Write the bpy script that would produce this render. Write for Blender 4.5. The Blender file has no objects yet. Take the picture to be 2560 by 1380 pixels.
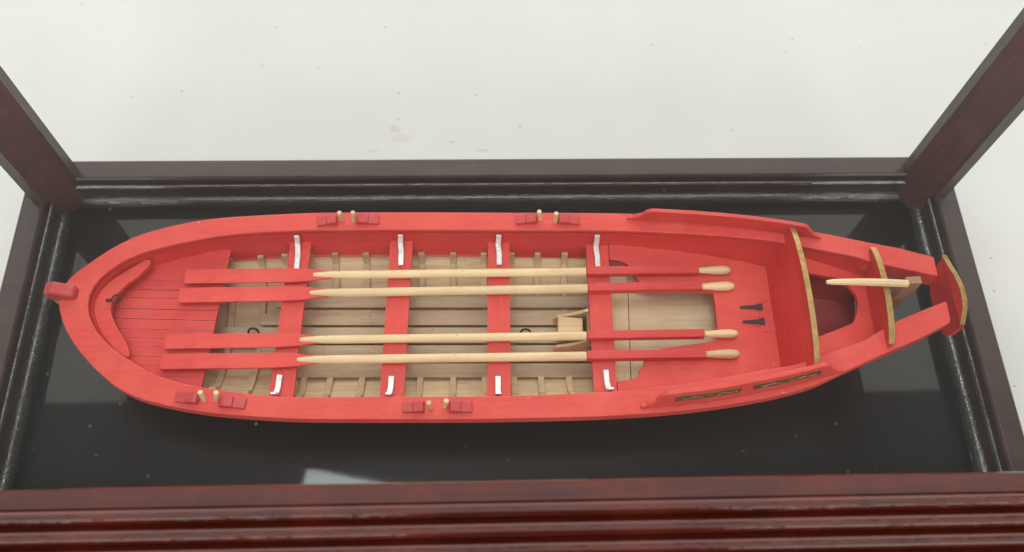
import bpy, bmesh, math, random
from mathutils import Vector, Matrix
from mathutils.geometry import tessellate_polygon
random.seed(7)
sc = bpy.context.scene
COL = sc.collection

# ------------------------------------------------------------------ camera
CAM_H = 3.627
F_PX, CX, CY = 2222.88, 1280.0, 690.0
# rows: world X, Y, Z axes in camera space (right, down, forward)
RX = Vector((0.99932891, -0.00972798, 0.03531438))
RY = Vector((-0.02421341, -0.89884911, 0.43758883))
RZ = Vector((0.02748544, -0.43815025, -0.89848145))
right = Vector((RX[0], RY[0], RZ[0])); down = Vector((RX[1], RY[1], RZ[1])); fwd = Vector((RX[2], RY[2], RZ[2]))
cam_d = bpy.data.cameras.new('camera')
cam = bpy.data.objects.new('camera', cam_d); COL.objects.link(cam)
m = Matrix.Identity(4)
for i in range(3):
    m[i][0] = right[i]; m[i][1] = -down[i]; m[i][2] = -fwd[i]
m[2][3] = CAM_H
cam.matrix_world = m
cam_d.sensor_width = 36.0
cam_d.lens = 36.0 * F_PX / 2560.0
cam_d.clip_start = 0.05; cam_d.clip_end = 300
cam_d.dof.use_dof = True
cam_d.dof.focus_distance = 3.45
cam_d.dof.aperture_fstop = 2.2
sc.camera = cam

# ------------------------------------------------------------------ world + lamps
w = bpy.data.worlds.new('World'); sc.world = w; w.use_nodes = True
bg = w.node_tree.nodes['Background']
bg.inputs[0].default_value = (1.0, 0.985, 0.96, 1); bg.inputs[1].default_value = 0.12
sc.view_settings.view_transform = 'Standard'; sc.view_settings.look = 'None'
sc.view_settings.exposure = 0.0; sc.view_settings.gamma = 1.0
sc.view_settings.use_curve_mapping = False

def area(name, loc, target, sx, sy, radiance, colr=(1, 1, 1), xdir=None):
    L = bpy.data.lights.new(name, 'AREA'); L.shape = 'RECTANGLE'; L.size = sx; L.size_y = sy
    L.energy = radiance * math.pi * sx * sy; L.color = colr
    o = bpy.data.objects.new(name, L); COL.objects.link(o)
    z = (Vector(loc) - Vector(target)).normalized()
    x = Vector(xdir) if xdir else Vector((1, 0, 0))
    x = (x - z * x.dot(z)).normalized(); y = z.cross(x)
    mm = Matrix.Identity(4)
    for i in range(3):
        mm[i][0] = x[i]; mm[i][1] = y[i]; mm[i][2] = z[i]; mm[i][3] = loc[i]
    o.matrix_world = mm
    return o
# pale ceiling / window wall beyond the case
area('ceiling_light', (0, 19.0, 20.0), (0, 19.0, 0), 34, 22.4, 2.1, (1.0, 0.985, 0.95))
# the bright ceiling lamp mirrored in the black floor
_v = Vector((.978, -.206, 0)).normalized(); _u = Vector((_v.y, -_v.x, 0))
_c = Vector((-4.643, 5.871, 20.0)) + _v * 3.5 + _u * 1.75
area('lamp_panel', _c, _c - Vector((0, 0, 1)), 7, 3.5, 15.0, (0.86, 0.96, 1.0), xdir=_v)
# soft windows at either side, plus unseen fills added behind and overhead
area('back_fill', (0, 42, 15), (0, 1.5, 1), 60, 24, 3.6, (1.0, 0.99, 0.96))  # added low backlight, there to drive the haze in the top pane
area('window_right', (11.5, -20, 12), (11.5, 1.5, 0), 9.5, 9.0, 5.2, (1.0, 0.98, 0.95))
area('overhead_fill_front', (0, -5.5, 20), (0, -5.5, 0), 34, 13, 1.85, (1.0, 0.985, 0.96))  # added overhead fill, brightens the inside of the boat
area('window_left', (-8, -20, 12), (-8, 1.5, 0), 12, 9.0, 5.0, (1.0, 0.97, 0.94))

# ------------------------------------------------------------------ measuring helpers
def P(px, py, z=0.0):
    """the point at height z seen at photo pixel (px, py)"""
    c = Vector((px - CX, py - CY, F_PX))
    d = Vector((RX.dot(c), RY.dot(c), RZ.dot(c)))
    t = (z - CAM_H) / d.z
    return Vector((d.x * t, d.y * t, z))
SHEER = [(-1.8, .425), (-1.4, .402), (-1.0, .392), (-.5, .386), (0, .390), (.6, .408), (1.0, .443), (1.3, .488), (1.55, .535), (1.9, .597)]
def lerp_tab(tab, x):
    if x <= tab[0][0]: return tab[0][1]
    for (a, b), (c, d) in zip(tab, tab[1:]):
        if x <= c: return b + (d - b) * (x - a) / (c - a)
    return tab[-1][1]
def S(x): return lerp_tab(SHEER, x)
def PS(px, py, dz=0.0):
    z = .4
    for _ in range(10): z = S(P(px, py, z).x) + dz
    return P(px, py, z)
def CL(x): return 1.425 - 0.013 * x           # centreline of the boat
AX = Vector((1, -0.013, 0)).normalized(); TR = Vector((0.013, 1, 0)).normalized()

def spline(pts, n):
    pts = [Vector(p) for p in pts]
    out = []
    for i in range(len(pts) - 1):
        p0 = pts[max(i - 1, 0)]; p1 = pts[i]; p2 = pts[i + 1]; p3 = pts[min(i + 2, len(pts) - 1)]
        for k in range(10):
            t = k / 10
            out.append(0.5 * ((2 * p1) + (p2 - p0) * t + (2 * p0 - 5 * p1 + 4 * p2 - p3) * t * t + (3 * p1 - p0 - 3 * p2 + p3) * t ** 3))
    out.append(pts[-1])
    L = [0]
    for a, b in zip(out, out[1:]): L.append(L[-1] + (b - a).length)
    res = []; j = 0
    for k in range(n):
        s = L[-1] * k / (n - 1)
        while j < len(L) - 2 and L[j + 1] < s: j += 1
        seg = L[j + 1] - L[j]
        res.append(out[j].lerp(out[j + 1], 0 if seg == 0 else (s - L[j]) / seg))
    return res

# ------------------------------------------------------------------ mesh helpers
class MB:
    def __init__(s): s.v = []; s.f = []
    def add(s, vs, fs):
        b = len(s.v); s.v += [Vector(v) for v in vs]; s.f += [tuple(i + b for i in f) for f in fs]
    def prism(s, pts, vec):
        """polygon (3-D points) extruded by vec"""
        n = len(pts); pts = [Vector(p) for p in pts]; vec = Vector(vec)
        tris = tessellate_polygon([[p.copy() for p in pts]])
        fs = [tuple(t) for t in tris] + [tuple(i + n for i in reversed(t)) for t in tris]
        fs += [(i, (i + 1) % n, (i + 1) % n + n, i + n) for i in range(n)]
        s.add(pts + [p + vec for p in pts], fs)
    def box(s, c, sx, sy, sz, ax=(1, 0, 0), az=(0, 0, 1)):
        ax = Vector(ax).normalized(); az = Vector(az).normalized(); ay = az.cross(ax).normalized(); az = ax.cross(ay)
        c = Vector(c); vs = []
        for k in (-1, 1):
            for (i, j) in ((-1, -1), (1, -1), (1, 1), (-1, 1)):
                vs.append(c + ax * (i * sx / 2) + ay * (j * sy / 2) + az * (k * sz / 2))
        s.add(vs, [(3, 2, 1, 0), (4, 5, 6, 7), (0, 1, 5, 4), (1, 2, 6, 5), (2, 3, 7, 6), (3, 0, 4, 7)])
    def loft(s, rings, closed=True, caps=True):
        n = len(rings[0]); vs = [p for r in rings for p in r]; fs = []
        for i in range(len(rings) - 1):
            for j in range(n if closed else n - 1):
                k = (j + 1) % n
                fs.append((i * n + j, i * n + k, (i + 1) * n + k, (i + 1) * n + j))
        if caps and closed:
            fs.append(tuple(reversed(range(n)))); fs.append(tuple((len(rings) - 1) * n + j for j in range(n)))
        s.add(vs, fs)
    def tube(s, path, radii, n=12, squash=1.0, up=(0, 0, 1)):
        path = [Vector(p) for p in path]; rings = []
        for i, p in enumerate(path):
            t = (path[min(i + 1, len(path) - 1)] - path[max(i - 1, 0)]).normalized()
            u = Vector(up); a = t.cross(u)
            if a.length < 1e-4: a = t.cross(Vector((0, 1, 0)))
            a.normalize(); b = a.cross(t)
            r = radii[i] if isinstance(radii, (list, tuple)) else radii
            rings.append([p + a * (r * math.cos(2 * math.pi * k / n)) + b * (r * squash * math.sin(2 * math.pi * k / n)) for k in range(n)])
        s.loft(rings)
    def ribbon(s, path, wdir, width, thick):
        """flat strip of given width along wdir, thick along its own normal"""
        path = [Vector(p) for p in path]; wdir = Vector(wdir).normalized(); rings = []
        for i, p in enumerate(path):
            t = (path[min(i + 1, len(path) - 1)] - path[max(i - 1, 0)]).normalized()
            nn = wdir.cross(t).normalized()
            if nn.z < 0 and abs(nn.z) > .05: nn = -nn
            if i and nn.dot(last) < 0: nn = -nn
            last = nn
            wd = width[i] if isinstance(width, (list, tuple)) else width
            rings.append([p - wdir * wd / 2, p + wdir * wd / 2, p + wdir * wd / 2 + nn * thick, p - wdir * wd / 2 + nn * thick])
        s.loft(rings)
    def torus(s, c, ax1, ax2, R, r, n=24, k=8):
        ax1 = Vector(ax1).normalized(); ax2 = Vector(ax2).normalized(); ax3 = ax1.cross(ax2)
        vs = []; fs = []
        for i in range(n):
            a = 2 * math.pi * i / n; d = ax1 * math.cos(a) + ax2 * math.sin(a)
            for j in range(k):
                b = 2 * math.pi * j / k
                vs.append(Vector(c) + d * (R + r * math.cos(b)) + ax3 * (r * math.sin(b)))
        for i in range(n):
            for j in range(k):
                fs.append((i * k + j, i * k + (j + 1) % k, ((i + 1) % n) * k + (j + 1) % k, ((i + 1) % n) * k + j))
        s.add(vs, fs)

def build(name, mb, mat, parent=None, bevel=0.0, smooth=False, segs=2, subdiv=0):
    org = parent_loc(parent) if parent else Vector((0, 0, 0))
    me = bpy.data.meshes.new(name)
    me.from_pydata([tuple(v - org) for v in mb.v], [], mb.f)
    me.validate()
    bm = bmesh.new(); bm.from_mesh(me); bmesh.ops.recalc_face_normals(bm, faces=bm.faces); bm.to_mesh(me); bm.free()
    me.materials.append(mat)
    if smooth: me.polygons.foreach_set('use_smooth', [True] * len(me.polygons))
    o = bpy.data.objects.new(name, me); COL.objects.link(o)
    if parent: o.parent = parent
    if bevel:
        b = o.modifiers.new('bevel', 'BEVEL'); b.width = bevel; b.segments = segs; b.limit_method = 'ANGLE'; b.angle_limit = math.radians(35)
    return o
def parent_loc(p):
    v = Vector((0, 0, 0))
    while p: v += p.location; p = p.parent
    return v
def thing(name, loc, label, cat, group=None):
    o = bpy.data.objects.new(name, None); COL.objects.link(o); o.location = loc
    o['label'] = label; o['category'] = cat
    if group: o['group'] = group
    o.empty_display_size = .05
    return o
def copy_tree(o, parent=None):
    c = o.copy(); COL.objects.link(c); c.parent = parent
    for ch in list(o.children): copy_tree(ch, c)
    return c

# ------------------------------------------------------------------ materials
def mat_base(name):
    m = bpy.data.materials.new(name); m.use_nodes = True
    nt = m.node_tree; b = nt.nodes['Principled BSDF']
    return m, nt, b
def nd(nt, t, **kw):
    n = nt.nodes.new(t)
    for k, v in kw.items():
        if hasattr(n, k): setattr(n, k, v)
        else: n.inputs[k].default_value = v
    return n
def coords(nt, scale, rot=(0, 0, 0)):
    tc = nt.nodes.new('ShaderNodeTexCoord'); mp = nt.nodes.new('ShaderNodeMapping')
    mp.inputs['Scale'].default_value = scale; mp.inputs['Rotation'].default_value = rot
    nt.links.new(tc.outputs['Object'], mp.inputs[0]); return mp.outputs[0]
def noise(nt, vec, scale, detail=4, rough=.6):
    n = nd(nt, 'ShaderNodeTexNoise'); n.inputs['Scale'].default_value = scale; n.inputs['Detail'].default_value = detail
    n.inputs['Roughness'].default_value = rough; nt.links.new(vec, n.inputs['Vector']); return n.outputs['Fac']
def ramp(nt, fac, stops):
    r = nt.nodes.new('ShaderNodeValToRGB'); e = r.color_ramp.elements
    while len(e) > 1: e.remove(e[0])
    e[0].position = stops[0][0]; e[0].color = (*stops[0][1], 1)
    for p, c in stops[1:]:
        x = e.new(p); x.color = (*c, 1)
    nt.links.new(fac, r.inputs[0]); return r.outputs[0]
def mix(nt, fac, a, b, mode='MIX'):
    n = nt.nodes.new('ShaderNodeMix'); n.data_type = 'RGBA'; n.blend_type = mode
    for sock, v in ((n.inputs[0], fac), (n.inputs[6], a), (n.inputs[7], b)):
        if isinstance(v, (int, float)): sock.default_value = v
        elif isinstance(v, tuple): sock.default_value = (*v, 1)
        else: nt.links.new(v, sock)
    return n.outputs[2]
def bump(nt, b, h, strength, dist=.01):
    n = nt.nodes.new('ShaderNodeBump'); n.inputs['Strength'].default_value = strength; n.inputs['Distance'].default_value = dist
    nt.links.new(h, n.inputs['Height']); nt.links.new(n.outputs[0], b.inputs['Normal'])

def edge_wear(nt, col, n, pale, amt=.75):
    bv = nt.nodes.new('ShaderNodeBevel'); bv.samples = 4; bv.inputs['Radius'].default_value = .0045
    ge = nt.nodes.new('ShaderNodeNewGeometry')
    d = nd(nt, 'ShaderNodeVectorMath', operation='DOT_PRODUCT'); nt.links.new(bv.outputs[0], d.inputs[0]); nt.links.new(ge.outputs['Normal'], d.inputs[1])
    r = ramp(nt, d.outputs['Value'], [(.90, (1, 1, 1)), (.985, (0, 0, 0))])
    m = mix(nt, 1.0, r, ramp(nt, n, [(.38, (0, 0, 0)), (.62, (amt, amt, amt))]), 'MULTIPLY')
    return mix(nt, m, col, pale)
def red_paint(name, c=(.69, .062, .048), along='x', rough=.5, chips=.68):
    m, nt, b = mat_base(name)
    st = (2.5, 26, 26) if along == 'x' else (26, 2.5, 26)
    v = coords(nt, st); v2 = coords(nt, (1, 1, 1))
    n1 = noise(nt, v, 3.0, 5, .65); n2 = noise(nt, v2, 5.0, 4, .6); n3 = noise(nt, v2, 60, 3, .6)
    d = tuple(x * .86 for x in c); l = (min(c[0] * 1.06, 1), c[1] * 1.7 + .005, c[2] * 1.6 + .005)
    col = mix(nt, ramp(nt, n1, [(.35, (0, 0, 0)), (.65, (1, 1, 1))]), d, c)
    col = mix(nt, ramp(nt, n2, [(.45, (0, 0, 0)), (.75, (.6, .6, .6))]), col, l)
    ch = ramp(nt, noise(nt, coords(nt, tuple(s * 1.6 for s in st)), 4.5, 4, .75), [(chips, (0, 0, 0)), (chips + .03, (.55, .55, .55))])
    col = mix(nt, ch, col, (.80, .30, .24))
    sp = ramp(nt, n3, [(.71, (0, 0, 0)), (.74, (.55, .55, .55))])
    col = mix(nt, sp, col, (.82, .40, .36))
    grime = ramp(nt, noise(nt, v2, 14, 5, .7), [(.56, (0, 0, 0)), (.72, (.45, .45, .45))])
    col = mix(nt, grime, col, tuple(x * .62 for x in c))
    col = edge_wear(nt, col, n1, tuple(min(1, x * k) for x, k in zip(c, (1.15, 3.6, 3.6))))
    nt.links.new(col, b.inputs['Base Color'])
    b.inputs['Roughness'].default_value = rough; b.inputs['Specular IOR Level'].default_value = .35
    hh = mix(nt, .5, n1, n3)
    bump(nt, b, hh, .4, .004)
    return m
def wood(name, light, dark, along='x', rough=.5, fine=1.0, stain=None, speck=False):
    m, nt, b = mat_base(name)
    st = (2, 34, 34) if along == 'x' else ((34, 2, 34) if along == 'y' else (34, 34, 2))
    v = coords(nt, tuple(s * fine for s in st)); v2 = coords(nt, (1, 1, 1))
    n1 = noise(nt, v, 2.2, 6, .7); n2 = noise(nt, v2, 4.0, 4, .6)
    col = mix(nt, ramp(nt, n1, [(.32, (0, 0, 0)), (.68, (1, 1, 1))]), dark, light)
    col = mix(nt, ramp(nt, n2, [(.40, (.55, .55, .55)), (.7, (0, 0, 0))]), col, tuple(x * .72 for x in light))
    n4 = noise(nt, coords(nt, tuple(s * .35 for s in st)), 6, 3, .6)
    col = mix(nt, ramp(nt, n4, [(.5, (0, 0, 0)), (.75, (.55, .55, .55))]), col, tuple(x * .66 for x in dark))
    pits = ramp(nt, noise(nt, v2, 75, 2, .5), [(.70, (0, 0, 0)), (.74, (.8, .8, .8))])
    col = mix(nt, pits, col, tuple(x * .45 for x in dark))
    fib = ramp(nt, noise(nt, coords(nt, tuple(s * 3 for s in st)), 5, 2, .5), [(.70, (0, 0, 0)), (.74, (.7, .7, .7))])
    col = mix(nt, fib, col, tuple(x * .55 for x in dark))
    if stain:
        col = mix(nt, ramp(nt, noise(nt, v2, 9, 5, .7), [(.62, (0, 0, 0)), (.72, (.7, .7, .7))]), col, stain)
    oi = nt.nodes.new('ShaderNodeObjectInfo')
    col = mix(nt, 1.0, col, ramp(nt, oi.outputs['Random'], [(0, (.80, .78, .75)), (.5, (.95, .95, .95)), (1, (1.06, 1.05, 1.02))]), 'MULTIPLY')
    nt.links.new(col, b.inputs['Base Color']); b.inputs['Roughness'].default_value = rough
    b.inputs['Specular IOR Level'].default_value = .35
    bump(nt, b, n1, .3, .004)
    return m
def simple(name, c, rough=.5, metal=0.0, var=.25, scale=20, bmp=.1, spec=.5):
    m, nt, b = mat_base(name)
    v = coords(nt, (1, 1, 1)); n = noise(nt, v, scale, 5, .65)
    col = mix(nt, ramp(nt, n, [(.3, (0, 0, 0)), (.7, (1, 1, 1))]), tuple(x * (1 - var) for x in c), tuple(min(1, x * (1 + var * .5)) for x in c))
    nt.links.new(col, b.inputs['Base Color']); b.inputs['Roughness'].default_value = rough; b.inputs['Metallic'].default_value = metal
    b.inputs['Specular IOR Level'].default_value = spec
    if bmp: bump(nt, b, n, bmp, .004)
    return m

RED = red_paint('red_paint_along'); REDY = red_paint('red_paint_across', along='y')
RED_DEEP = red_paint('red_paint_deep', (.60, .040, .035), rough=.45, chips=.74)
RED_BLOCK = red_paint('red_paint_block', (.52, .050, .050), rough=.4, chips=.74)
OARW = wood('pale_limewood', (.90, .70, .42), (.78, .56, .30), fine=.8, rough=.45)
INW = wood('inner_planking_wood', (.72, .56, .36), (.58, .44, .27), rough=.55, stain=(.36, .25, .15))
RIBW = wood('rib_wood', (.76, .60, .38), (.62, .47, .28), along='y', rough=.5)
FLW = wood('floor_board_wood', (.62, .49, .33), (.50, .385, .25), rough=.6)
STW = wood('stern_floor_wood', (.84, .67, .42), (.74, .56, .34), rough=.5)
CLW = wood('bracket_wood', (.86, .64, .36), (.74, .52, .28), rough=.5)
RUDW = wood('rudder_wood', (.48, .30, .18), (.34, .20, .12), along='z', rough=.5)
GOLD = simple('gold_paint', (.45, .28, .09), rough=.42, metal=.25, var=.45, scale=45, bmp=.35)
GILT = simple('gilt_carving', (.30, .19, .045), rough=.35, metal=.4, var=.8, scale=70, bmp=.6)
PANEL = simple('dark_carved_panel', (.15, .06, .03), rough=.4, var=.7, scale=50, bmp=.4)
WHITE = simple('white_metal', (.82, .81, .80), rough=.32, metal=.35, var=.32, scale=45, bmp=.5)
IRON = simple('blackened_iron', (.03, .028, .03), rough=.4, metal=.3, var=.3, scale=60, bmp=.2)
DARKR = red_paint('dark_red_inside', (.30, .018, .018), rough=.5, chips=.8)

def black_floor():
    m, nt, b = mat_base('black_gloss_board')
    v = coords(nt, (1, 1, 1)); n = noise(nt, v, 1.4, 4, .55); n2 = noise(nt, v, 90, 2, .5)
    col = mix(nt, ramp(nt, n, [(.35, (0, 0, 0)), (.7, (1, 1, 1))]), (.003, .0037, .004), (.007, .0078, .0075))
    dust = ramp(nt, n2, [(.74, (0, 0, 0)), (.80, (.35, .35, .35))])
    col = mix(nt, dust, col, (.12, .115, .10))
    nt.links.new(col, b.inputs['Base Color'])
    b.inputs['Roughness'].default_value = .42; b.inputs['Specular IOR Level'].default_value = .16
    b.inputs['Coat Weight'].default_value = .6; b.inputs['Coat Roughness'].default_value = .035
    return m
FLOORM = black_floor()
def mahogany(name, c=(.085, .0105, .005), rough=.09, wob=1.0, dark=.4, spec=.36, nsc=(10, 30, 30), nfreq=2.2, bs=.045, gsc=(1.2, 20, 20)):
    m, nt, b = mat_base(name)
    v = coords(nt, gsc); v2 = coords(nt, (1, 1, 1))
    n1 = noise(nt, v, 2.5, 6, .7); n2 = noise(nt, coords(nt, nsc), nfreq, 3, .55)
    col = mix(nt, ramp(nt, n1, [(.3, (0, 0, 0)), (.7, (1, 1, 1))]), tuple(x * dark for x in c), c)
    col = mix(nt, ramp(nt, noise(nt, v2, 6, 4, .6), [(.5, (0, 0, 0)), (.8, (.5, .5, .5))]), col, tuple(min(1, x * 1.7) for x in c))
    nt.links.new(col, b.inputs['Base Color']); b.inputs['Roughness'].default_value = rough
    b.inputs['Specular IOR Level'].default_value = spec
    bump(nt, b, n2, bs * wob, .02)
    return m
MAHO = mahogany('mahogany_varnish')
MAHO_D = mahogany('dark_varnished_frame', (.060, .040, .036), rough=.28, wob=.5, dark=.6, spec=.4)
MAHO_P = mahogany('post_varnish', (.15, .070, .062), rough=.35, wob=.6, dark=.55, spec=.4, nsc=(30, 30, 2), gsc=(22, 22, 1.2))
PUTTY = mahogany('brown_putty', (.11, .085, .068), rough=.4, wob=3.0, dark=.5, spec=.4, nsc=(30, 30, 6), gsc=(22, 22, 3))
BEADM = mahogany('gloss_bead', (.045, .055, .052), rough=.10, wob=7.0, dark=.5, spec=1.0)
BEADM.node_tree.nodes['Principled BSDF'].inputs['Coat Weight'].default_value = .7

def table_mat():
    m, nt, b = mat_base('white_table_cloth')
    v = coords(nt, (1, 1, 1))
    col = mix(nt, ramp(nt, noise(nt, v, .8, 4, .6), [(.35, (0, 0, 0)), (.7, (1, 1, 1))]), (.64, .643, .632), (.68, .682, .674))
        # sparse dark specks of dust
    for sc_, cut, rad, cc in ((2.7, .55, .014, (.36, .31, .30)), (7.0, .72, .022, (.52, .49, .47))):
        vo = nd(nt, 'ShaderNodeTexVoronoi', voronoi_dimensions='2D'); vo.inputs['Scale'].default_value = sc_; nt.links.new(v, vo.inputs['Vector'])
        near = nd(nt, 'ShaderNodeMath', operation='LESS_THAN'); nt.links.new(vo.outputs['Distance'], near.inputs[0]); near.inputs[1].default_value = rad
        sep = nt.nodes.new('ShaderNodeSeparateColor'); nt.links.new(vo.outputs['Color'], sep.inputs[0])
        gt = nd(nt, 'ShaderNodeMath', operation='GREATER_THAN'); nt.links.new(sep.outputs[0], gt.inputs[0]); gt.inputs[1].default_value = cut
        mu = nd(nt, 'ShaderNodeMath', operation='MULTIPLY'); nt.links.new(near.outputs[0], mu.inputs[0]); nt.links.new(gt.outputs[0], mu.inputs[1])
        col = mix(nt, mu.outputs[0], col, cc)
    # smudges
    tc = nt.nodes.new('ShaderNodeTexCoord')
    for (px, py, rx, ry, s) in ((988, 322, .06, .045, .55), (935, 378, .05, .02, .5), (1128, 356, .03, .016, .8), (1205, 376, .06, .02, .6), (1000, 345, .12, .05, .3)):
        p = P(px, py, TABLE_Z)
        mp = nt.nodes.new('ShaderNodeMapping'); mp.vector_type = 'TEXTURE'
        mp.inputs['Location'].default_value = p; mp.inputs['Scale'].default_value = (rx, ry, 1)
        nt.links.new(tc.outputs['Object'], mp.inputs[0])
        g = nt.nodes.new('ShaderNodeTexGradient'); g.gradient_type = 'SPHERICAL'; nt.links.new(mp.outputs[0], g.inputs[0])
        nn = noise(nt, coords(nt, (1, 2, 1)), 30, 4, .7)
        mu = nd(nt, 'ShaderNodeMath', operation='MULTIPLY'); nt.links.new(g.outputs['Fac'], mu.inputs[0]); nt.links.new(nn, mu.inputs[1])
        r = ramp(nt, mu.outputs[0], [(.16, (0, 0, 0)), (.34, (s, s, s))])
        col = mix(nt, r, col, (.52, .48, .44))
    nt.links.new(col, b.inputs['Base Color']); b.inputs['Roughness'].default_value = .8; b.inputs['Specular IOR Level'].default_value = .2
    wv = nd(nt, 'ShaderNodeTexChecker'); wv.inputs['Scale'].default_value = 60
    nt.links.new(coords(nt, (1, 1, 1), (0, 0, .6)), wv.inputs['Vector'])
    bump(nt, b, mix(nt, .5, wv.outputs['Fac'], noise(nt, v, 150, 2, .5)), .25, .002)
    return m
TABLE_Z = -0.32
TABLE = table_mat()
def glass_mat(density, g=.35):
    """clear pane; its scattering volume stands in for the veil of room reflections"""
    m = bpy.data.materials.new('veiled_clear_glass' if density else 'clear_glass'); m.use_nodes = True; nt = m.node_tree
    nt.nodes.remove(nt.nodes['Principled BSDF'])
    out = nt.nodes['Material Output']
    t = nt.nodes.new('ShaderNodeBsdfTransparent'); t.inputs[0].default_value = (.972, .970, .962, 1)
    nt.links.new(t.outputs[0], out.inputs['Surface'])
    if density:
        pv = nt.nodes.new('ShaderNodeVolumePrincipled'); pv.inputs['Color'].default_value = (1, 1, 1, 1)  # scatter imitates the reflected veil on the top pane
        pv.inputs['Density'].default_value = density; pv.inputs['Anisotropy'].default_value = g
        nt.links.new(pv.outputs[0], out.inputs['Volume'])
    return m
GLASS_TOP = glass_mat(1.7, .62); GLASS = glass_mat(0)

# ------------------------------------------------------------------ setting: white table
mb = MB(); mb.add([(-14, -8, TABLE_Z), (14, -8, TABLE_Z), (14, 18, TABLE_Z), (-14, 18, TABLE_Z)], [(0, 1, 2, 3)])
tb = build('table_surface', mb, TABLE); tb['kind'] = 'structure'

# ------------------------------------------------------------------ display case
X0, X1, Y0, Y1 = -1.918, 2.0815, 0.47, 2.176       # inner edges of the base frame
ZB = 0.19; ZT = 1.70; FW = 0.105
case = thing('display_case', Vector(((X0 + X1) / 2, (Y0 + Y1) / 2, TABLE_Z)),
             'glass display case with dark mahogany frame and black floor around the red model boat', 'display case')
mb = MB(); mb.box(((X0 + X1) / 2, (Y0 + Y1) / 2, -.15), X1 - X0 - .002, Y1 - Y0 - .002, .30)
build('floor_panel', mb, FLOORM, case)

def sweep_frame(mb, prof, x0, x1, y0, y1, sides=('f', 'r', 'b', 'l')):
    """prof: list of (offset outward from the inner edge, z); mitred at the corners"""
    def corner(ox, oy): return {'fl': (x0 - ox, y0 - oy), 'fr': (x1 + ox, y0 - oy), 'br': (x1 + ox, y1 + oy), 'bl': (x0 - ox, y1 + oy)}
    ends = {'f': ('fl', 'fr'), 'r': ('fr', 'br'), 'b': ('br', 'bl'), 'l': ('bl', 'fl')}
    for sd in sides:
        a, c = ends[sd]
        r0 = [Vector((*corner(o, o)[a], z)) for o, z in prof]
        r1 = [Vector((*corner(o, o)[c], z)) for o, z in prof]
        nseg = 1
        mb.loft([r0, r1], closed=True, caps=True)
# base frame: flat rail round the floor, each side a part of its own
prof = [(0, -.30), (0, ZB - .012), (.010, ZB), (FW - .012, ZB), (FW, ZB - .012), (FW + .004, -.10), (FW + .03, -.13), (FW + .03, TABLE_Z + .002), (.02, TABLE_Z + .002)]
for sd in 'frbl':
    mb = MB(); sweep_frame(mb, prof, X0, X1, Y0, Y1, (sd,))
    build('base_rail', mb, MAHO_D, case, bevel=.003)
# quarter-round moulding at the foot and a thin bead higher up the inner face
def qr(r, n=6): return [(0.002, 0.001)] + [(-r * math.cos(math.pi / 2 * k / n), r * math.sin(math.pi / 2 * k / n)) for k in range(n + 1)] + [(0.002, r)]
pq = [(o, z + .001) for o, z in [(.002, 0)] + [(-.032 * math.cos(a * math.pi / 12), .036 * math.sin(a * math.pi / 12)) for a in range(7)] + [(.002, .036)]]
pb = [(.002, .106)] + [(-.011 * math.sin(a * math.pi / 6), .122 - .013 * math.cos(a * math.pi / 6)) for a in range(1, 6)] + [(.002, .138)]
for sd in 'frbl':
    mb = MB(); sweep_frame(mb, pq, X0, X1, Y0, Y1, (sd,))
    o = build('foot_moulding', mb, BEADM, case, smooth=False)
    mb = MB(); sweep_frame(mb, pb, X0, X1, Y0, Y1, (sd,))
    build('bead_moulding', mb, BEADM, case)
# corner posts: chamfered triangular section
W, E_ = .110, .056
for (cx_, cy_, sx_, sy_) in ((X0, Y1, 1, -1), (X1, Y1, -1, -1), (X0, Y0, 1, 1), (X1, Y0, -1, 1)):
    sec = [(-.032, -.032), (W, -.032), (W + .004, -.028), (W + .004, 0), (0.0, W + .004), (-.028, W + .004), (-.032, W)]
    sec = [(-E_, -E_), (W, -E_), (W, -.008), (W - .014, 0.004), (0.004, W - .014), (-.008, W), (-E_, W)]
    pts = [Vector((cx_ + sx_ * a, cy_ + sy_ * b, 0.001)) for a, b in sec]
    mb = MB(); mb.prism(pts, (0, 0, ZT - .10))
    po = build('corner_post', mb, MAHO_P, case, bevel=.003)
    for sw in (False, True):
        st_ = [(W + .0005, -.006), (W + .0035, -.006), (W + .0035, -E_ + .002), (W + .0005, -E_ + .002)]
        if sw: st_ = [(b_, a_) for a_, b_ in st_]
        mb = MB(); mb.prism([Vector((cx_ + sx_ * a, cy_ + sy_ * b, ZB + .002)) for a, b in st_], (0, 0, ZT - .11 - ZB))
        build('glazing_putty', mb, PUTTY, po)
# reeded top frame
RI = 0.022        # how far the rail's inner edge laps in
YF = 0.447        # inner edge of the front top rail
rx0, rx1, ry0, ry1 = X0 - .02, X1 + .02, YF, Y1 + .02
prof = [(0, ZT - .10), (0, ZT - .008), (.005, ZT + .004), (.044, ZT - .004)]
o_ = .044
for k in range(4):
    zc = ZT - .004 - .004 * k
    for a in range(0, 17):
        th = math.pi * a / 16
        prof.append((o_ + .019 - .019 * math.cos(th) * .94, zc - .006 + .021 * math.sin(th)))
    o_ += .041
prof += [(o_ + .004, ZT - .03), (o_ + .004, ZT - .10)]
for sd in 'frbl':
    mb = MB(); sweep_frame(mb, prof, rx0, rx1, ry0, ry1, (sd,))
    build('top_rail', mb, MAHO, case)
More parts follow.
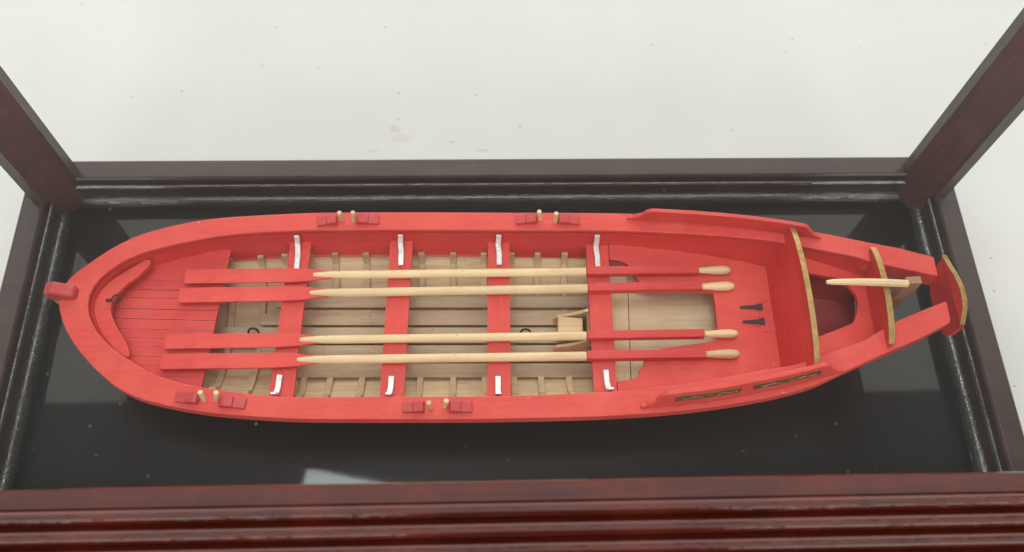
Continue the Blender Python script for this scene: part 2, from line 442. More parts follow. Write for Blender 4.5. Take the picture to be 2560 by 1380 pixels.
# glass panes
GT = .02
def pane(c, sx, sy, sz, mat):
    mb = MB(); mb.box(c, sx, sy, sz); return build('glass_pane', mb, mat, case)
pane(((rx0 + rx1) / 2, (ry0 + ry1) / 2, ZT - .03), rx1 - rx0 - .002, ry1 - ry0 - .002, GT, GLASS_TOP)
gm = .026; zc = (ZB + ZT - .10) / 2; zh = ZT - .10 - ZB - .004
pane(((X0 + X1) / 2, Y1 + gm, zc), X1 - X0 - 2 * W - .002, GT, zh, GLASS)
pane(((X0 + X1) / 2, Y0 - gm, zc), X1 - X0 - 2 * W - .002, GT, zh, GLASS)
pane((X0 - gm, (Y0 + Y1) / 2, zc), GT, Y1 - Y0 - 2 * W - .002, zh, GLASS)
pane((X1 + gm, (Y0 + Y1) / 2, zc), GT, Y1 - Y0 - 2 * W - .002, zh, GLASS)

# ------------------------------------------------------------------ the model boat
boat = thing('model_boat', Vector((0.1, 1.42, 0.0)), 'red painted wooden model rowing boat with gold trimmed stern boards on black floor', 'model boat')
near_in = [(2190, 836), (2145, 857), (2050, 890), (1992, 911), (1920, 922), (1880, 930), (1740, 955), (1590, 973), (1482, 981), (1390, 985), (1280, 989), (1100, 991), (965, 991), (840, 992), (740, 992), (670, 989), (555, 975), (455, 958), (380, 932), (305, 887), (255, 845), (226, 800)]
bow_in = [(219, 765), (222, 740), (240, 706)]
far_in = [(270, 678), (317, 648), (380, 625), (480, 602), (580, 586), (720, 577), (790, 575), (1015, 574), (1240, 575), (1400, 575), (1565, 577), (1740, 585), (1880, 596), (1945, 604), (2007, 616), (2100, 634), (2163, 647)]
near_out = [(2222, 879), (2112, 929), (2020, 969), (1880, 1002), (1690, 1028), (1490, 1041), (1240, 1047), (1140, 1048), (840, 1048), (720, 1046), (605, 1039), (505, 1029), (405, 1011), (330, 989), (270, 952), (205, 887), (167, 830), (152, 790)]
bow_out = [(147, 765), (148, 740), (160, 712), (185, 686)]
far_out = [(220, 660), (280, 620), (355, 585), (455, 559), (555, 544), (720, 534), (815, 531), (1015, 530), (1280, 531), (1490, 532), (1585, 534), (1750, 542), (1900, 556), (2052, 582), (2165, 604)]
NO = 150
inner = spline([PS(*p, 0) for p in near_in + bow_in + far_in], NO)
outer = spline([PS(*p, 0) for p in near_out + bow_out + far_out], NO)
XB = -1.02
def shrink(p, s):
    x = min(max(p.x, XB), 1.62)
    c = Vector((x, CL(x), p.z)); return c + (p - c) * s
LEV_IN = [(-.018, .995), (-.05, .985), (-.09, .960), (-.15, .895), (-.20, .80)]
def s_at(dz):
    t = sorted([(a, b) for a, b in LEV_IN]); return lerp_tab(t, dz)
def level(z, extra=0.0):
    """the inside of the hull at height z"""
    out = []
    for p in inner:
        q = shrink(p, s_at(z - p.z) + extra); out.append(Vector((q.x, q.y, z)))
    return out
# cap rail
mb = MB(); TH = .022
rings = []
for a, b in zip(outer, inner):
    rings.append([a, b, b - Vector((0, 0, TH)), a - Vector((0, 0, TH))])
mb.loft(rings)
build('cap_rail', mb, RED, boat, bevel=.004)
# red lining inside, natural planking lower down, outer hull
def skin(levels, src):
    rows = []
    for fz, s in levels:
        row = []
        for p in src:
            q = shrink(p, s); row.append(Vector((q.x, q.y, fz(p.z))))
        rows.append(row)
    return rows
mb = MB(); mb.loft(skin([(lambda z: z - .018, .995), (lambda z: z - .05, .985), (lambda z: z - .09, .960), (lambda z: z - .15, .895), (lambda z: min(z - .152, .238), .872)], inner), closed=False)
build('inner_lining', mb, RED_DEEP, boat, smooth=True)
mb = MB(); mb.loft(skin([(lambda z: min(z - .149, .240), .888), (lambda z: min(z - .178, .214), .852), (lambda z: min(z - .180, .212), .842), (lambda z: .186, .752), (lambda z: .184, .742), (lambda z: .168, .69), (lambda z: .138, .52), (lambda z: .112, .30), (lambda z: .100, .02)], inner), closed=False)
build('inner_planking', mb, INW, boat, smooth=True)
mb = MB(); mb.loft(skin([(lambda z: z - .022, .985), (lambda z: z - .06, .975), (lambda z: z - .12, .93), (lambda z: z - .19, .84), (lambda z: .12, .62), (lambda z: .05, .34), (lambda z: .012, .05)], outer), closed=False)
build('hull', mb, INW, boat, smooth=True)
mb = MB(); rings = []
for p in outer:
    a = shrink(p, 1.0); q = shrink(p, .982)
    rings.append([Vector((a.x, a.y, p.z - .0225)), Vector((q.x, q.y, p.z - .0225)), Vector((q.x, q.y, p.z - .052)), Vector((a.x, a.y, p.z - .050))])
mb.loft(rings); build('rubbing_strake', mb, RED, boat, bevel=.002)
# keel
mb = MB(); mb.box((.05, CL(.05), .02), 2.75, .03, .04, AX); build('keel', mb, INW, boat)

def y_at(x, side):
    x = min(x, inner[0].x - .002, inner[-1].x - .002)
    best = None
    for a, b in zip(inner, inner[1:]):
        if (a.x - x) * (b.x - x) <= 0 and a.x != b.x:
            y = a.y + (b.y - a.y) * (x - a.x) / (b.x - a.x)
            if (side < 0 and y < CL(x)) or (side > 0 and y > CL(x)): best = y
    return best
# ribs
for px in (497, 555, 635, 697, 762, 826, 906, 985, 1050, 1132, 1211, 1283, 1350, 1420, 1500):
    x = P(px, 800, .25).x
    yn, yf = y_at(x, -1), y_at(x, 1)
    z0 = S(x); path = []
    prof_ = [(z0 - .135, .905), (z0 - .165, .872), (z0 - .19, .835), (.169, .692), (.141, .515), (.116, .29), (.106, .0)]
    for z, s in prof_: path.append(Vector((x, CL(x) + (yn - CL(x)) * s, z + .002)))
    for z, s in reversed(prof_[:-1]): path.append(Vector((x, CL(x) + (yf - CL(x)) * s, z + .002)))
    mb = MB(); mb.ribbon(path, (1, 0, 0), .026, .016)
    build('rib', mb, RIBW, boat, bevel=.002)
# floorboards
ZF = .168
def yv(py, z=ZF): return P(1130, py, z).y
def board(px0, px1, ya, yb, z, th, mat, name, round_=False):
    yA, yB = yv(ya, z), yv(yb, z); ym = (yA + yB) / 2; hw = abs(yA - yB) / 2
    x0 = P(px0, (ya + yb) / 2, z).x; x1 = P(px1, (ya + yb) / 2, z).x
    def q(x, o): return Vector((x, ym - .013 * (x - P(1130, 800, z).x), z)) + TR * o
    pts = [q(x0, -hw), q(x1, -hw), q(x1, hw)]
    if round_:
        R_ = hw * 1.7
        pts += [q(x0 + R_ - R_ * math.sin(a * math.pi / 12), -hw + 2 * hw * math.cos(a * math.pi / 12 * 1.0) ) for a in range(0, 6)]
    else: pts += [q(x0, hw)]
    mb = MB(); mb.prism(pts, (0, 0, -th)); return build(name, mb, mat, boat, bevel=.003)
board(690, 1540, 740, 768.5, ZF, .014, FLW, 'floor_board')
board(651, 1540, 775, 812, ZF, .014, FLW, 'floor_board', True)
board(528, 1540, 818, 857, ZF, .016, FLW, 'floor_board')
board(651, 1540, 862.5, 903, ZF, .014, FLW, 'floor_board')
board(690, 1540, 908, 943, ZF, .014, FLW, 'floor_board')
for px, py in ((637, 836), (1313, 838)):
    p = P(px, py, ZF); mb = MB(); mb.torus(p + Vector((0, 0, .022)), (1, 0, .0), (0, .5, .85), .021, .0045)
    build('lifting_ring', mb, IRON, boat, smooth=True)
# stern well floor
zW = .20
pts = [P(1500, 690, zW), P(1568, 690, zW), P(1577, 965, zW), P(1500, 965, zW)]
mb = MB(); mb.prism(pts, (0, 0, -.02)); build('stern_floor_board', mb, STW, boat, bevel=.0025)
pts = [P(1569.5, 690, zW), P(1840, 690, zW), P(1850, 955, zW), P(1578.5, 965, zW)]
mb = MB(); mb.prism(pts, (0, 0, -.02)); build('stern_floor_board', mb, STW, boat, bevel=.0025)

# foredeck of narrow planks with open seams
ZD = .302
lv = level(ZD, .004)
fa, fb = P(572, 650, ZD), P(504, 965, ZD)
def aft(p): return (fb - fa).cross(p - fa).z     # sign tells which side of the aft edge
poly = [p for p in lv if aft(p) < 0 or False]
if not poly or min(p.x for p in poly) > -1.2: poly = [p for p in lv if aft(p) > 0]
def clip(poly, n, d):
    out = []
    for i, p in enumerate(poly):
        q = poly[(i + 1) % len(poly)]
        a, b = p.dot(n) - d, q.dot(n) - d
        if a <= 0: out.append(p)
        if a * b < 0: out.append(p.lerp(q, a / (a - b)))
    return out
def edge_ext(poly):
    """close the polygon on the aft edge line"""
    u = (fb - fa).normalized()
    def pr(p): return fa + u * (p - fa).dot(u)
    return [pr(poly[0])] + poly + [pr(poly[-1])]
deck = edge_ext(poly)
seams = [702, 726, 747, 774, 799, 825, 847, 868, 893, 916, 942]
ys = [(P(367, s - 2, ZD), P(530, s + 2, ZD)) for s in seams]
mb = MB()
for i in range(len(ys) + 1):
    pl = deck
    gap = .0007
    if i > 0:
        a, b = ys[i - 1]; n = Vector((0, 0, 1)).cross((b - a).normalized()); pl = clip(pl, n, a.dot(n) - (.0020 if i in (5, 4, 2) else gap))
    if i < len(ys):
        a, b = ys[i]; n = -Vector((0, 0, 1)).cross((b - a).normalized()); pl = clip(pl, n, a.dot(n) - gap)
    if len(pl) > 2: mb.prism(pl, (0, 0, -.018))
build('foredeck', mb, RED, boat, bevel=.0012)
bpy.data.objects['foredeck'].data.materials[0] = red_paint('red_paint_deck', (.66, .055, .048), rough=.55)
# beam under the aft edge keeps the seams dark
mb = MB(); u = (fb - fa).normalized(); mid = (fa + fb) / 2
mb.box(mid + Vector((-.03, 0, -.032)), (fb - fa).length * .9, .03, .022, u); build('deck_beam', mb, RED_DEEP, boat)
# breasthook: crescent just under the cap at the bow
zH = .362
ci = [(377, 652), (372, 664), (355, 681), (335, 697), (317, 710), (300, 726), (287, 742), (279, 760), (277, 778), (281, 795), (289, 813), (300, 832), (312, 852), (320, 870), (323, 885), (321, 894)]
co = [(314, 891), (296, 880), (268, 852), (247, 820), (236, 785), (237, 758), (247, 733), (272, 706), (305, 683), (340, 662), (366, 648)]
poly = spline([P(*p, zH) for p in ci], 30) + spline([P(*p, zH) for p in co], 24)
mb = MB(); mb.prism(poly, (0, 0, -.022)); bh = build('breasthook', mb, RED, boat, bevel=.003)
p = P(281, 749, zH + .012)
mb = MB(); mb.torus(p + Vector((.016, 0, .004)), (1, .1, .15), (0, 1, .2), .018, .0032); mb.tube([p + Vector((-.022, -.004, .0)), p + Vector((-.002, -.002, .006))], [.0065, .005])
build('mooring_ring', mb, IRON, boat, smooth=True)

# stem with its head standing over the bow
def xz_prism(prof, yc, th, name, mat, bev=.006):
    mb = MB(); pts = [Vector((x, yc(x) - th / 2, z)) for x, z in prof]
    mb.prism(pts, (0, th, 0)); return build(name, mb, mat, boat, bevel=bev, segs=3)
ycs = lambda x: P(148, 752, .40).y + .024
xz_prism([(-1.565, .385), (-1.60, .34), (-1.52, .22), (-1.35, .06), (-1.2, .012), (-1.28, .008), (-1.42, .05), (-1.56, .15), (-1.672, .33), (-1.68, .388)], ycs, .046, 'stem', INW)
xz_prism([(-1.580, .392), (-1.580, .446), (-1.61, .456), (-1.655, .482), (-1.692, .462), (-1.684, .412), (-1.65, .385)], ycs, .054, 'stem_head', RED_BLOCK, .011)

# thwarts with their white knees
def yz(px, py, z): return P(px, py, z)
ZTW = .310
th_px = [((722, 632), (776, 626), (672, 985), (733, 992)), ((975, 617), (1031, 619), (949, 991), (1009, 995)),
         ((1220, 619), (1274, 619), (1217, 988), (1277, 989)), ((1466, 626), (1521, 626), (1485, 981), (1543, 977))]
def far_wall(x, z):
    p = None
    for a, b in zip(lv_cache(z), lv_cache(z)[1:]):
        if (a.x - x) * (b.x - x) <= 0 and a.x != b.x:
            y = a.y + (b.y - a.y) * (x - a.x) / (b.x - a.x)
            if y > CL(x): p = y
    return p
_c = {}
def lv_cache(z):
    k = round(z, 3)
    if k not in _c: _c[k] = level(z)
    return _c[k]
def near_wall(x, z):
    p = None
    for a, b in zip(lv_cache(z), lv_cache(z)[1:]):
        if (a.x - x) * (b.x - x) <= 0 and a.x != b.x:
            y = a.y + (b.y - a.y) * (x - a.x) / (b.x - a.x)
            if y < CL(x): p = y
    return p
kn_far = [(742, 674), (1002, 665), (1248, 664), (1494, 668)]
kn_near = [(700, 939), (979, 942), (1245, 942), (1514, 926)]
for i, (fl, fr, nl, nr) in enumerate(th_px):
    A, B, C_, D = (P(*q, ZTW) for q in (fl, fr, nr, nl))
    def ext(p, q):        # run the plank on to the hull wall at both ends
        d = (p - q).normalized()
        yf_, yn_ = far_wall(p.x, ZTW - .012), near_wall(q.x, ZTW - .012)
        return p + d * ((yf_ + .004 - p.y) / d.y), q - d * ((q.y - yn_ + .004) / d.y)
    A2, D2 = ext(A, D); B2, C2 = ext(B, C_)
    mb = MB(); mb.prism([A2, B2, C2, D2], (0, 0, -.022))
    tw = build('thwart', mb, REDY, boat, bevel=.003)
    z1 = ZTW + .0015
    a = P(*kn_far[i], z1); yw = far_wall(a.x, ZTW + .02)
    ztop = S(a.x) - .022
    path = [a, a + Vector((.001, (yw - a.y) * .45, .002)), Vector((a.x - .002, yw - .035, z1 + .003)), Vector((a.x - .003, yw - .018, z1 + .014)), Vector((a.x - .001, far_wall(a.x, ZTW + .04) - .009, ZTW + .04)), Vector((a.x - .001, far_wall(a.x, ztop) - .006, ztop))]
    mb = MB(); mb.ribbon(path, AX, .022, .010); build('knee', mb, WHITE, tw, bevel=.002)
    a = P(*kn_near[i], z1); yw = near_wall(a.x, ZTW + .02)
    dx = (-.004, -.004, -.001, .004)[i]
    path = [a, Vector((a.x + dx * .3, a.y * .5 + yw * .5, z1 + .002)), Vector((a.x + dx, yw + .036, z1 + .003)), Vector((a.x + dx, yw + .020, z1 + .014)), Vector((a.x + dx, near_wall(a.x, ZTW + .045) + .009, ZTW + .045)), Vector((a.x + dx, near_wall(a.x, ztop) + .008, ztop + .012))]
    mb = MB(); mb.ribbon(path, AX, .022, .010); build('knee', mb, WHITE, tw, bevel=.002)

# stern sheets: one U-shaped bench
ZS = .310
well = [(1521.5, 650), (1540, 650.5), (1556, 654), (1568, 660), (1576, 667), (1580, 675), (1584, 686), (1594, 696), (1597, 702), (1603, 707), (1645, 716), (1720, 725), (1783, 731), (1788, 760), (1792, 800), (1797, 846), (1765, 856), (1710, 863), (1655, 871), (1625, 880), (1612, 890), (1610.5, 905), (1609, 918), (1600, 921), (1598, 933), (1590, 944), (1572, 950), (1543, 952)]
t4b, t4c = P(1522, 626, ZS), P(1544, 977, ZS)
lvs = level(ZS, .006)
bx = lambda p: P(1908, 655, ZS).x + (P(1945, 910, ZS).x - P(1908, 655, ZS).x) * (P(1908, 655, ZS).y - p.y) / (P(1908, 655, ZS).y - P(1945, 910, ZS).y)
tx = lambda p: t4b.x + (t4c.x - t4b.x) * (t4b.y - p.y) / (t4b.y - t4c.y) + .0015
ring_far = [p for p in lvs if p.y > CL(p.x) and tx(p) < p.x < bx(p) + .02]
ring_near = [p for p in lvs if p.y < CL(p.x) and tx(p) < p.x < bx(p) + .02]
yfa = far_wall(tx(t4b), ZS); yna = near_wall(tx(t4c), ZS)
wl = [P(*p, ZS) for p in well]
wl[0].x = tx(wl[0]); wl[-1].x = tx(wl[-1])
# lvs runs near stern -> bow -> far stern
xe = P(1908, 655, ZS).x + .03; xn = P(1945, 910, ZS).x + .03
poly = [Vector((tx(t4b), yfa, ZS))] + [p for p in ring_far if p.x < xe - .01] + [Vector((xe, far_wall(xe, ZS) + .012, ZS)), Vector((xn, near_wall(xn, ZS) - .012, ZS))] + [p for p in ring_near if p.x < xn - .01] + [Vector((tx(t4c), yna, ZS))] + list(reversed(wl))
mb = MB(); mb.prism(poly, (0, 0, -.026)); sb = build('stern_bench', mb, RED, boat, bevel=.002)
lid = [P(1893, 742, ZS), P(1921, 746, ZS), P(1939, 826, ZS), P(1905, 832, ZS)]
mb = MB(); mb.prism([p + Vector((0, 0, .0035)) for p in lid], (0, 0, -.003)); build('locker_lid', mb, RED, boat, bevel=.001)
for (a, b) in (((1851, 768.5), (1906, 767.5)), ((1857, 805), (1912, 803.5))):
    A = P(*a, ZS + .004); B = P(*b, ZS + .004); d = (B - A).normalized(); n = Vector((0, 0, 1)).cross(d)
    L = (B - A).length
    pts = [A + n * .005, A - d * .004, A - n * .005, A + d * L * .72 - n * .0095, A + d * L * .76 - n * .014, B - n * .0155, B + n * .0155, A + d * L * .76 + n * .014, A + d * L * .72 + n * .0095]
    mb = MB(); mb.prism(pts, (0, 0, .004)); build('strap_hinge', mb, IRON, boat, bevel=.0015)
# wooden bracket under the last thwart
mc = boat
zc0 = .255
p0, p1, p2, p3 = P(1395, 790, zc0), P(1457, 795, zc0), P(1457, 838, zc0), P(1395, 838, zc0)
mb = MB(); mb.prism([p0, p1, p2, p3], (0, 0, -.07)); clp = build('mast_clamp', mb, CLW, boat, bevel=.004)
def cheek(py, name='cheek'):
    zt = .27
    xa, xb = P(1385, py, zt).x, P(1470, py, zt).x; y = P(1430, py, zt).y; L = xb - xa
    pr = [(0, .205), (0, .225), (.10, .242), (.35, .252), (.55, .262), (.75, .278), (.9, .296), (1.0, .298), (1.0, .175), (.1, .175)]
    mb = MB(); mb.prism([Vector((xa + L * a, y, z)) for a, z in pr], (0, .013, 0)); build(name, mb, CLW, clp, bevel=.002)
cheek(786); cheek(862)
mb = MB(); pa = P(1463, 770, .28); pb_ = P(1468, 868, .28)
mb.box((pa + pb_) / 2 - Vector((-.012, 0, .05)), .016, (pa - pb_).length * .98, .11); build('back_plate', mb, RUDW, clp, bevel=.002)

# backrest board with gold arched top
def cross_board(name, bot, top_far, top_near, arch, z_end, thick, mat, trim, low=None, side=None, n=16):
    """bot/top: points at the far and near ends; arch lifts the middle"""
    rows_t = []; rows_b = []
    for k in range(n + 1):
        t = k / n; a = 4 * t * (1 - t)
        p = top_far.lerp(top_near, t); p = Vector((p.x, p.y, p.z + arch * (a ** .8)))
        rows_t.append(p)
    bf, bn = bot
    for k in range(n + 1):
        rows_b.append(bf.lerp(bn, k / n))
    mid = [rows_t[0].lerp(rows_b[0], .55) + Vector((0, -.012, 0))]
    poly = rows_t + [rows_t[-1].lerp(rows_b[-1], .5) + Vector((0, .012, 0))] + list(reversed(rows_b)) + [rows_t[0].lerp(rows_b[0], .5) + Vector((0, -.012, 0))]
    nrm = Vector((thick, 0, 0))
    mb = MB(); mb.prism(poly, nrm); o = build(name, mb, mat, boat, bevel=.002)
    mb = MB(); rg = []
    for p in rows_t:
        q = p + Vector((-.003, 0, .001)); rg.append([q, q + Vector((thick + .006, 0, 0)), q + Vector((thick + .006, 0, .007)), q + Vector((0, 0, .007))])
    mb.loft(rg); build('gilt_edge', mb, GOLD, o, bevel=.002)
    return o
RED_BOARD = red_paint('red_paint_board', (.68, .042, .034), along='y', rough=.42, chips=.76)
tf, tn = P(1975, 571, .528), P(2037, 922, .528)
cross_board('backrest', (P(1908, 655, ZS - .01) + Vector((.002, .03, 0)), P(1946, 912, ZS - .01) + Vector((.002, -.03, 0))), tf, tn, .050, .53, .016, RED_BOARD, GOLD)

# aft locker seat with a rounded hole
ZA = .418
hole = [(2012, 681), (2050, 687), (2090, 694), (2112, 706), (2128, 721), (2140, 737), (2146, 757), (2143, 780), (2135, 806), (2095, 823), (2045, 842), (2026, 850)]
ol_far = [(1985, 634), (2010, 637), (2080, 646), (2155, 656)]; ol_near = [(2190, 829), (2120, 862), (2055, 884), (2020, 894)]
poly = [P(*p, ZA) + Vector((0, .012, 0)) for p in ol_far] + [P(*p, ZA) + Vector((0, -.012, 0)) for p in ol_near]
hl = [P(*p, ZA) for p in hole]
# U shape open toward the backrest
poly = poly + [P(2022, 852, ZA)] + list(reversed(hl[1:-1])) + [P(2000, 679, ZA)]
mb = MB(); mb.prism(poly, (0, 0, -.022)); build('aft_seat', mb, RED, boat, bevel=.002)
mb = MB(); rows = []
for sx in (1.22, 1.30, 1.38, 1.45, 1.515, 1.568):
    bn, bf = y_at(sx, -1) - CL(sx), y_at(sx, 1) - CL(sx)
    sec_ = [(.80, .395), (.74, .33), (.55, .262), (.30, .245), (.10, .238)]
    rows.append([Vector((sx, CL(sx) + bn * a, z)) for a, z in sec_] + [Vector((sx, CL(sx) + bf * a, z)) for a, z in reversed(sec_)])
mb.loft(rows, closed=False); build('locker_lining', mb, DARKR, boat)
# transom
tf, tn = P(2175, 620, .556), P(2222, 861, .556)
cross_board('transom', (P(2157, 655, ZA - .03) + Vector((.004, .01, -.14)), P(2190, 832, ZA - .03) + Vector((.004, -.01, -.14))), tf, tn, .045, .55, .018, RED_BOARD, GOLD)
# inner face of the transom below the seat (closes the hull)
# counter arms carrying the stern board
def arm(pts, depth):
    top = [PS(*p) - Vector((0, 0, .0012)) for p in pts]
    mb = MB(); mb.prism(top, (0, 0, -depth)); return build('counter_arm', mb, RED, boat, bevel=.003)
arm([(2155, 602.5), (2245, 619), (2335, 642), (2346, 690), (2280, 676), (2212, 662), (2150, 646)], .085)
arm([(2208, 885.5), (2300, 846), (2376, 806), (2377, 797), (2367, 752), (2300, 778), (2236, 805), (2176, 842)], .060)
# stern board
tp = [(2347, 639, .585), (2362, 648, .592), (2380, 668, .612), (2393, 692, .634), (2402, 720, .648), (2404, 745, .648), (2402, 772, .632), (2399, 795, .606), (2395, 813, .584)]
top = [P(a, b, z) for a, b, z in tp]
XTB = sum(p.x for p in top) / len(top)
top = [Vector((XTB + (p.z - .6) * -.05, p.y, p.z)) for p in top]
def lowp(y, z): return Vector((XTB + .018, y, z))
yF, yN = top[0].y, top[-1].y
lows = [lowp(yN + .004, .545), lowp(yN + .004, .47), lowp(yN + .03, .42), lowp(yN + .09, .405), lowp(CL(1.8), .402), lowp(yF - .09, .405), lowp(yF - .035, .42), lowp(yF - .004, .47), lowp(yF, .55)]
mb = MB(); tsp = spline(top, 26); mb.prism(tsp + lows, (.015, 0, 0)); o = build('stern_board', mb, RED_BOARD, boat, bevel=.003)
mb = MB(); rg = []
for p in tsp:
    q = p + Vector((-.002, 0, .0005)); rg.append([q, q + Vector((.019, 0, 0)), q + Vector((.019, 0, .006)), q + Vector((0, 0, .007))])
mb.loft(rg); build('gilt_edge', mb, GOLD, o, bevel=.002)
# rudder and tiller
rh = P(2277, 709, .60)
yr = lambda x: rh.y
xz_prism([(rh.x - .030, .630), (rh.x + .026, .635), (rh.x + .032, .56), (rh.x + .018, .44), (rh.x + .03, .30), (rh.x + .045, .10), (rh.x + .03, .05), (rh.x - .11, .05), (rh.x - .08, .25), (rh.x - .028, .44)], yr, .030, 'rudder', RUDW, .003)
ta, tb_ = P(2066, 705, .632), P(2268, 709, .622)
mb = MB(); d = tb_ - ta; n = 12
mb.tube([ta + d * (k / n) + Vector((0, 0, .006 * math.sin(math.pi * k / n))) for k in range(n + 1)], [.0075] + [.0115 + .0035 * min(1, k / 5) for k in range(n)], n=8, squash=1.0)
build('tiller', mb, OARW, boat, bevel=0, smooth=False)

# washboards along both quarters
def washboard(base_px, hts, th, side, name='washboard', tilt=.28):
    ctl = [PS(a, b, .001) for a, b in base_px]
    base = spline(ctl, 44); n = len(base)
    L = [0]
    for a, b in zip(base, base[1:]): L.append(L[-1] + (b - a).length)
    rings = []
    for i, p in enumerate(base):
        t = (base[min(i + 1, n - 1)] - base[max(i - 1, 0)]).normalized(); nr = Vector((-t.y, t.x, 0)).normalized() * side   # towards the inside
        h = lerp_tab(hts, L[i] / L[-1])
        lean = nr * h * tilt
        rings.append([p, p + nr * th, p + nr * th + Vector((0, 0, h)) + lean, p + Vector((0, 0, h)) + lean])
    mb = MB(); mb.loft(rings); return build(name, mb, RED, boat, bevel=.003), base, L
H_ = .080
ht = [(0, .014), (.03, .016), (.05, .030), (.075, .038), (.10, H_), (.90, H_), (.93, .048), (.955, .024), (.98, .016), (1, .010)]
washboard([(1567, 540), (1640, 543), (1740, 549), (1850, 559), (1950, 572), (2052, 589)], ht, .017, -1, tilt=.06)
wbn, base, LL = washboard([(1601, 1023), (1680, 1016), (1780, 1004), (1880, 986), (1960, 970), (2040, 950), (2111, 931)], ht, .017, 1)
def carved(t0, t1):
    rg = []; gl = []
    n = 16
    for k in range(n + 1):
        s = LL[-1] * (t0 + (t1 - t0) * k / n)
        j = max(i for i in range(len(LL)) if LL[i] <= s + 1e-9); j = min(j, len(LL) - 2)
        f = (s - LL[j]) / (LL[j + 1] - LL[j]); p = base[j].lerp(base[j + 1], f)
        t = (base[j + 1] - base[j]).normalized(); nr = Vector((-t.y, t.x, 0)).normalized()
        def at(h, o): return p + Vector((0, 0, h)) + nr * (h * .28 - o)
        rg.append([at(.034, -.001), at(.060, -.001), at(.060, .0016), at(.034, .0016)])
        w_ = .0030 + .0022 * math.sin(k * 2.4) ; mz = .046 + .005 * math.sin(k * 1.7)
        gl.append([at(mz - w_, .001), at(mz + w_, .001), at(mz + w_, .0045), at(mz - w_, .0045)])
    mb = MB(); mb.loft(rg); o = build('carved_panel', mb, PANEL, wbn)
    mb = MB(); mb.loft(gl); build('gilt_scroll', mb, GILT, o) if False else None
    return gl
g1 = carved(.16, .48); g2 = carved(.54, .87)
mb = MB(); mb.loft(g1[2:-1]); mb2 = MB(); mb2.loft(g2[1:-1])
pans = [c for c in wbn.children]
def sub(name, mb, mat, par):      # sub-part of a child that shares the boat's origin
    return build(name, mb, mat, par)
sub('gilt_scroll', mb, GILT, pans[0]); sub('gilt_scroll', mb2, GILT, pans[1])

# thole blocks and pins on the cap rail
def block(pa, pb, flip, w=.040):
    """low step at the far end, higher step beside the pin"""
    A = PS(*pa, .0005); B = PS(*pb, .0005)
    if flip: A, B = B, A
    d = (B - A); L = d.length; d.normalize(); n = Vector((-d.y, d.x, 0)).normalized()
    prof_ = [(0, 0), (0, .011), (.46, .014), (.47, .021), (.80, .026), (.93, .024), (1.0, .004), (1.0, 0)]
    mb = MB(); mb.prism([A + d * (L * a) + Vector((0, 0, z)) - n * w / 2 for a, z in prof_], n * w)
    build('thole_block', mb, RED_BLOCK, boat, bevel=.002)
def pin(b, t, h=.062):
    A = PS(*b, -.01); z = A.z + h + .01; T = P(*t, z)
    mb = MB(); d = (T - A); mb.tube([A, A + d * .94, T], [.0100, .0104, .0088], n=10)
    build('thole_pin', mb, OARW, boat, bevel=.0015)
for (l0, l1, r0, r1, p0, p1, p2, p3) in (
    ((793, 556), (845, 553), (892, 551), (948, 551), (857, 552), (848, 531), (884, 556), (882, 530)),
    ((1289, 551), (1343, 550), (1394, 551), (1448, 552), (1351, 551), (1348, 528), (1388, 556), (1391, 533)),
    ((440, 992), (500, 999), (549, 1005), (615, 1010), (513, 1003), (500, 980), (543, 1001), (540, 981)),
    ((1007, 1019), (1062, 1020), (1122, 1020), (1180, 1018), (1078, 1020), (1072, 1006), (1112, 1017), (1116, 1001))):
    block(l0, l1, False); block(r0, r1, True); pin(p0, p1); pin(p2, p3)

# ------------------------------------------------------------------ oars
oar = thing('oar', Vector((0, 0, 0)), '', 'oar', 'red and natural wood oars laid across the thwarts')
bl = [(0, -.031), (.44, -.031), (.50, -.028), (.56, -.020), (.615, -.014), (.615, .014), (.56, .020), (.50, .028), (.44, .031), (0, .031)]
mb = MB(); mb.prism([Vector((x, y, .006)) for x, y in bl], (0, 0, -.012)); build('blade', mb, RED, oar, bevel=.0025)
mb = MB(); xs = [.525, .545, .60, .66, .9, 1.3, 1.655]; rs = [.0085, .0115, .0155, .0172, .0172, .0175, .0178]
mb.tube([(x, 0, .002 if x < .62 else 0) for x in xs], rs, n=20); build('shaft', mb, OARW, oar, smooth=True, bevel=.0015)
mb = MB(); mb.box((1.656 + .236, 0, 0), .470, .034, .034); build('loom', mb, RED_BLOCK if False else RED_DEEP, oar, bevel=.002)
hx = [2.128, 2.14, 2.16, 2.18, 2.205, 2.225, 2.245, 2.257, 2.264, 2.267]; hr = [.0125, .013, .0145, .0165, .0185, .019, .0175, .0135, .008, .002]
mb = MB(); mb.tube([(x, 0, 0) for x in hx], hr, n=20); build('handle', mb, OARW, oar, smooth=True)
ZO = ZTW + .0185
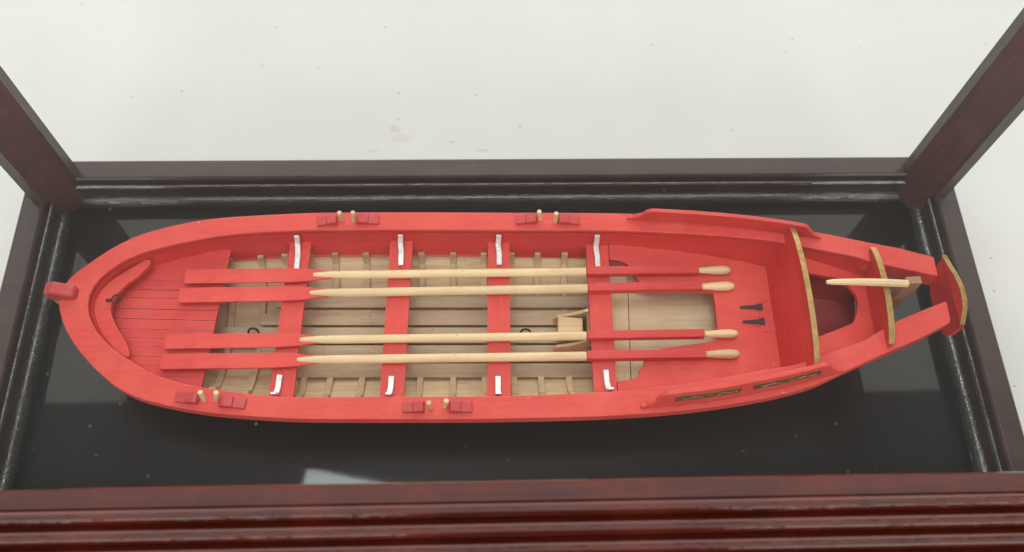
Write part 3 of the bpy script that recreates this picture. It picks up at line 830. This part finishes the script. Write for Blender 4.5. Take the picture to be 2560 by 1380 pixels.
specs = [((462, 692), (1827, 675), 'red bladed oar lying closest to the far gunwale, uppermost of the four'),
         ((447, 739), (1837, 715), 'second oar from the far gunwale, its loom edging the open stern well'),
         ((412, 855), (1846, 834), 'third oar from the far gunwale, passing over the small wooden clamp by the last thwart'),
         ((402, 905), (1850, 885), 'oar lying closest to the near gunwale, lowest of the four')]
for i, (a, b, lab) in enumerate(specs):
    o = oar if i == 0 else copy_tree(oar)
    A, B = P(*a, ZO), P(*b, ZO)
    o.location = A; o.rotation_euler = ((.03, -.05, .02, -.02)[i], 0, math.atan2(B.y - A.y, B.x - A.x)); o['label'] = lab
    k = (B - A).length / 2.267; o.scale = (k, (1.0, 1.06, .97, 1.03)[i], 1)

# ------------------------------------------------------------------ dust lying on the glass
mb = MB(); zg = ZT - .03 + GT / 2 + .001
pts = [(370, 1191), (225, 1065), (240, 1138), (82, 1123), (1858, 1127), (2263, 1160), (2390, 1010), (1165, 1115), (590, 1040), (640, 1060), (300, 1010), (275, 522), (1990, 1090), (2120, 1180), (2230, 960), (2090, 1060), (1600, 1200), (1740, 1150), (1530, 1160), (900, 1190), (2190, 1175), (1270, 1150), (2060, 430), (2190, 500)]
for _ in range(34): pts.append((random.uniform(20, 2540), random.uniform(420, 1190)))
for px, py in pts:
    p = P(px, py, zg); r = random.choice((.0010, .0012, .0016, .0024))
    nn = 6; a0 = random.random() * 6
    ring = [p + Vector((r * random.uniform(.6, 1.3) * math.cos(a0 + k * math.pi / 3), r * random.uniform(.6, 1.3) * math.sin(a0 + k * math.pi / 3), 0)) for k in range(nn)]
    mb.add(ring + [p + Vector((0, 0, r * .7))], [(k, (k + 1) % nn, nn) for k in range(nn)] + [tuple(reversed(range(nn)))])
du = build('dust', mb, simple('grey_dust', (.17, .165, .155), rough=.9, bmp=0), None)
du['kind'] = 'stuff'

sc.render.engine = 'CYCLES'
sc.cycles.max_bounces = 10; sc.cycles.transparent_max_bounces = 24; sc.cycles.volume_bounces = 1
sc.cycles.diffuse_bounces = 5; sc.cycles.glossy_bounces = 4
sc.cycles.use_denoising = True
sc.cycles.sample_clamp_indirect = 6.0
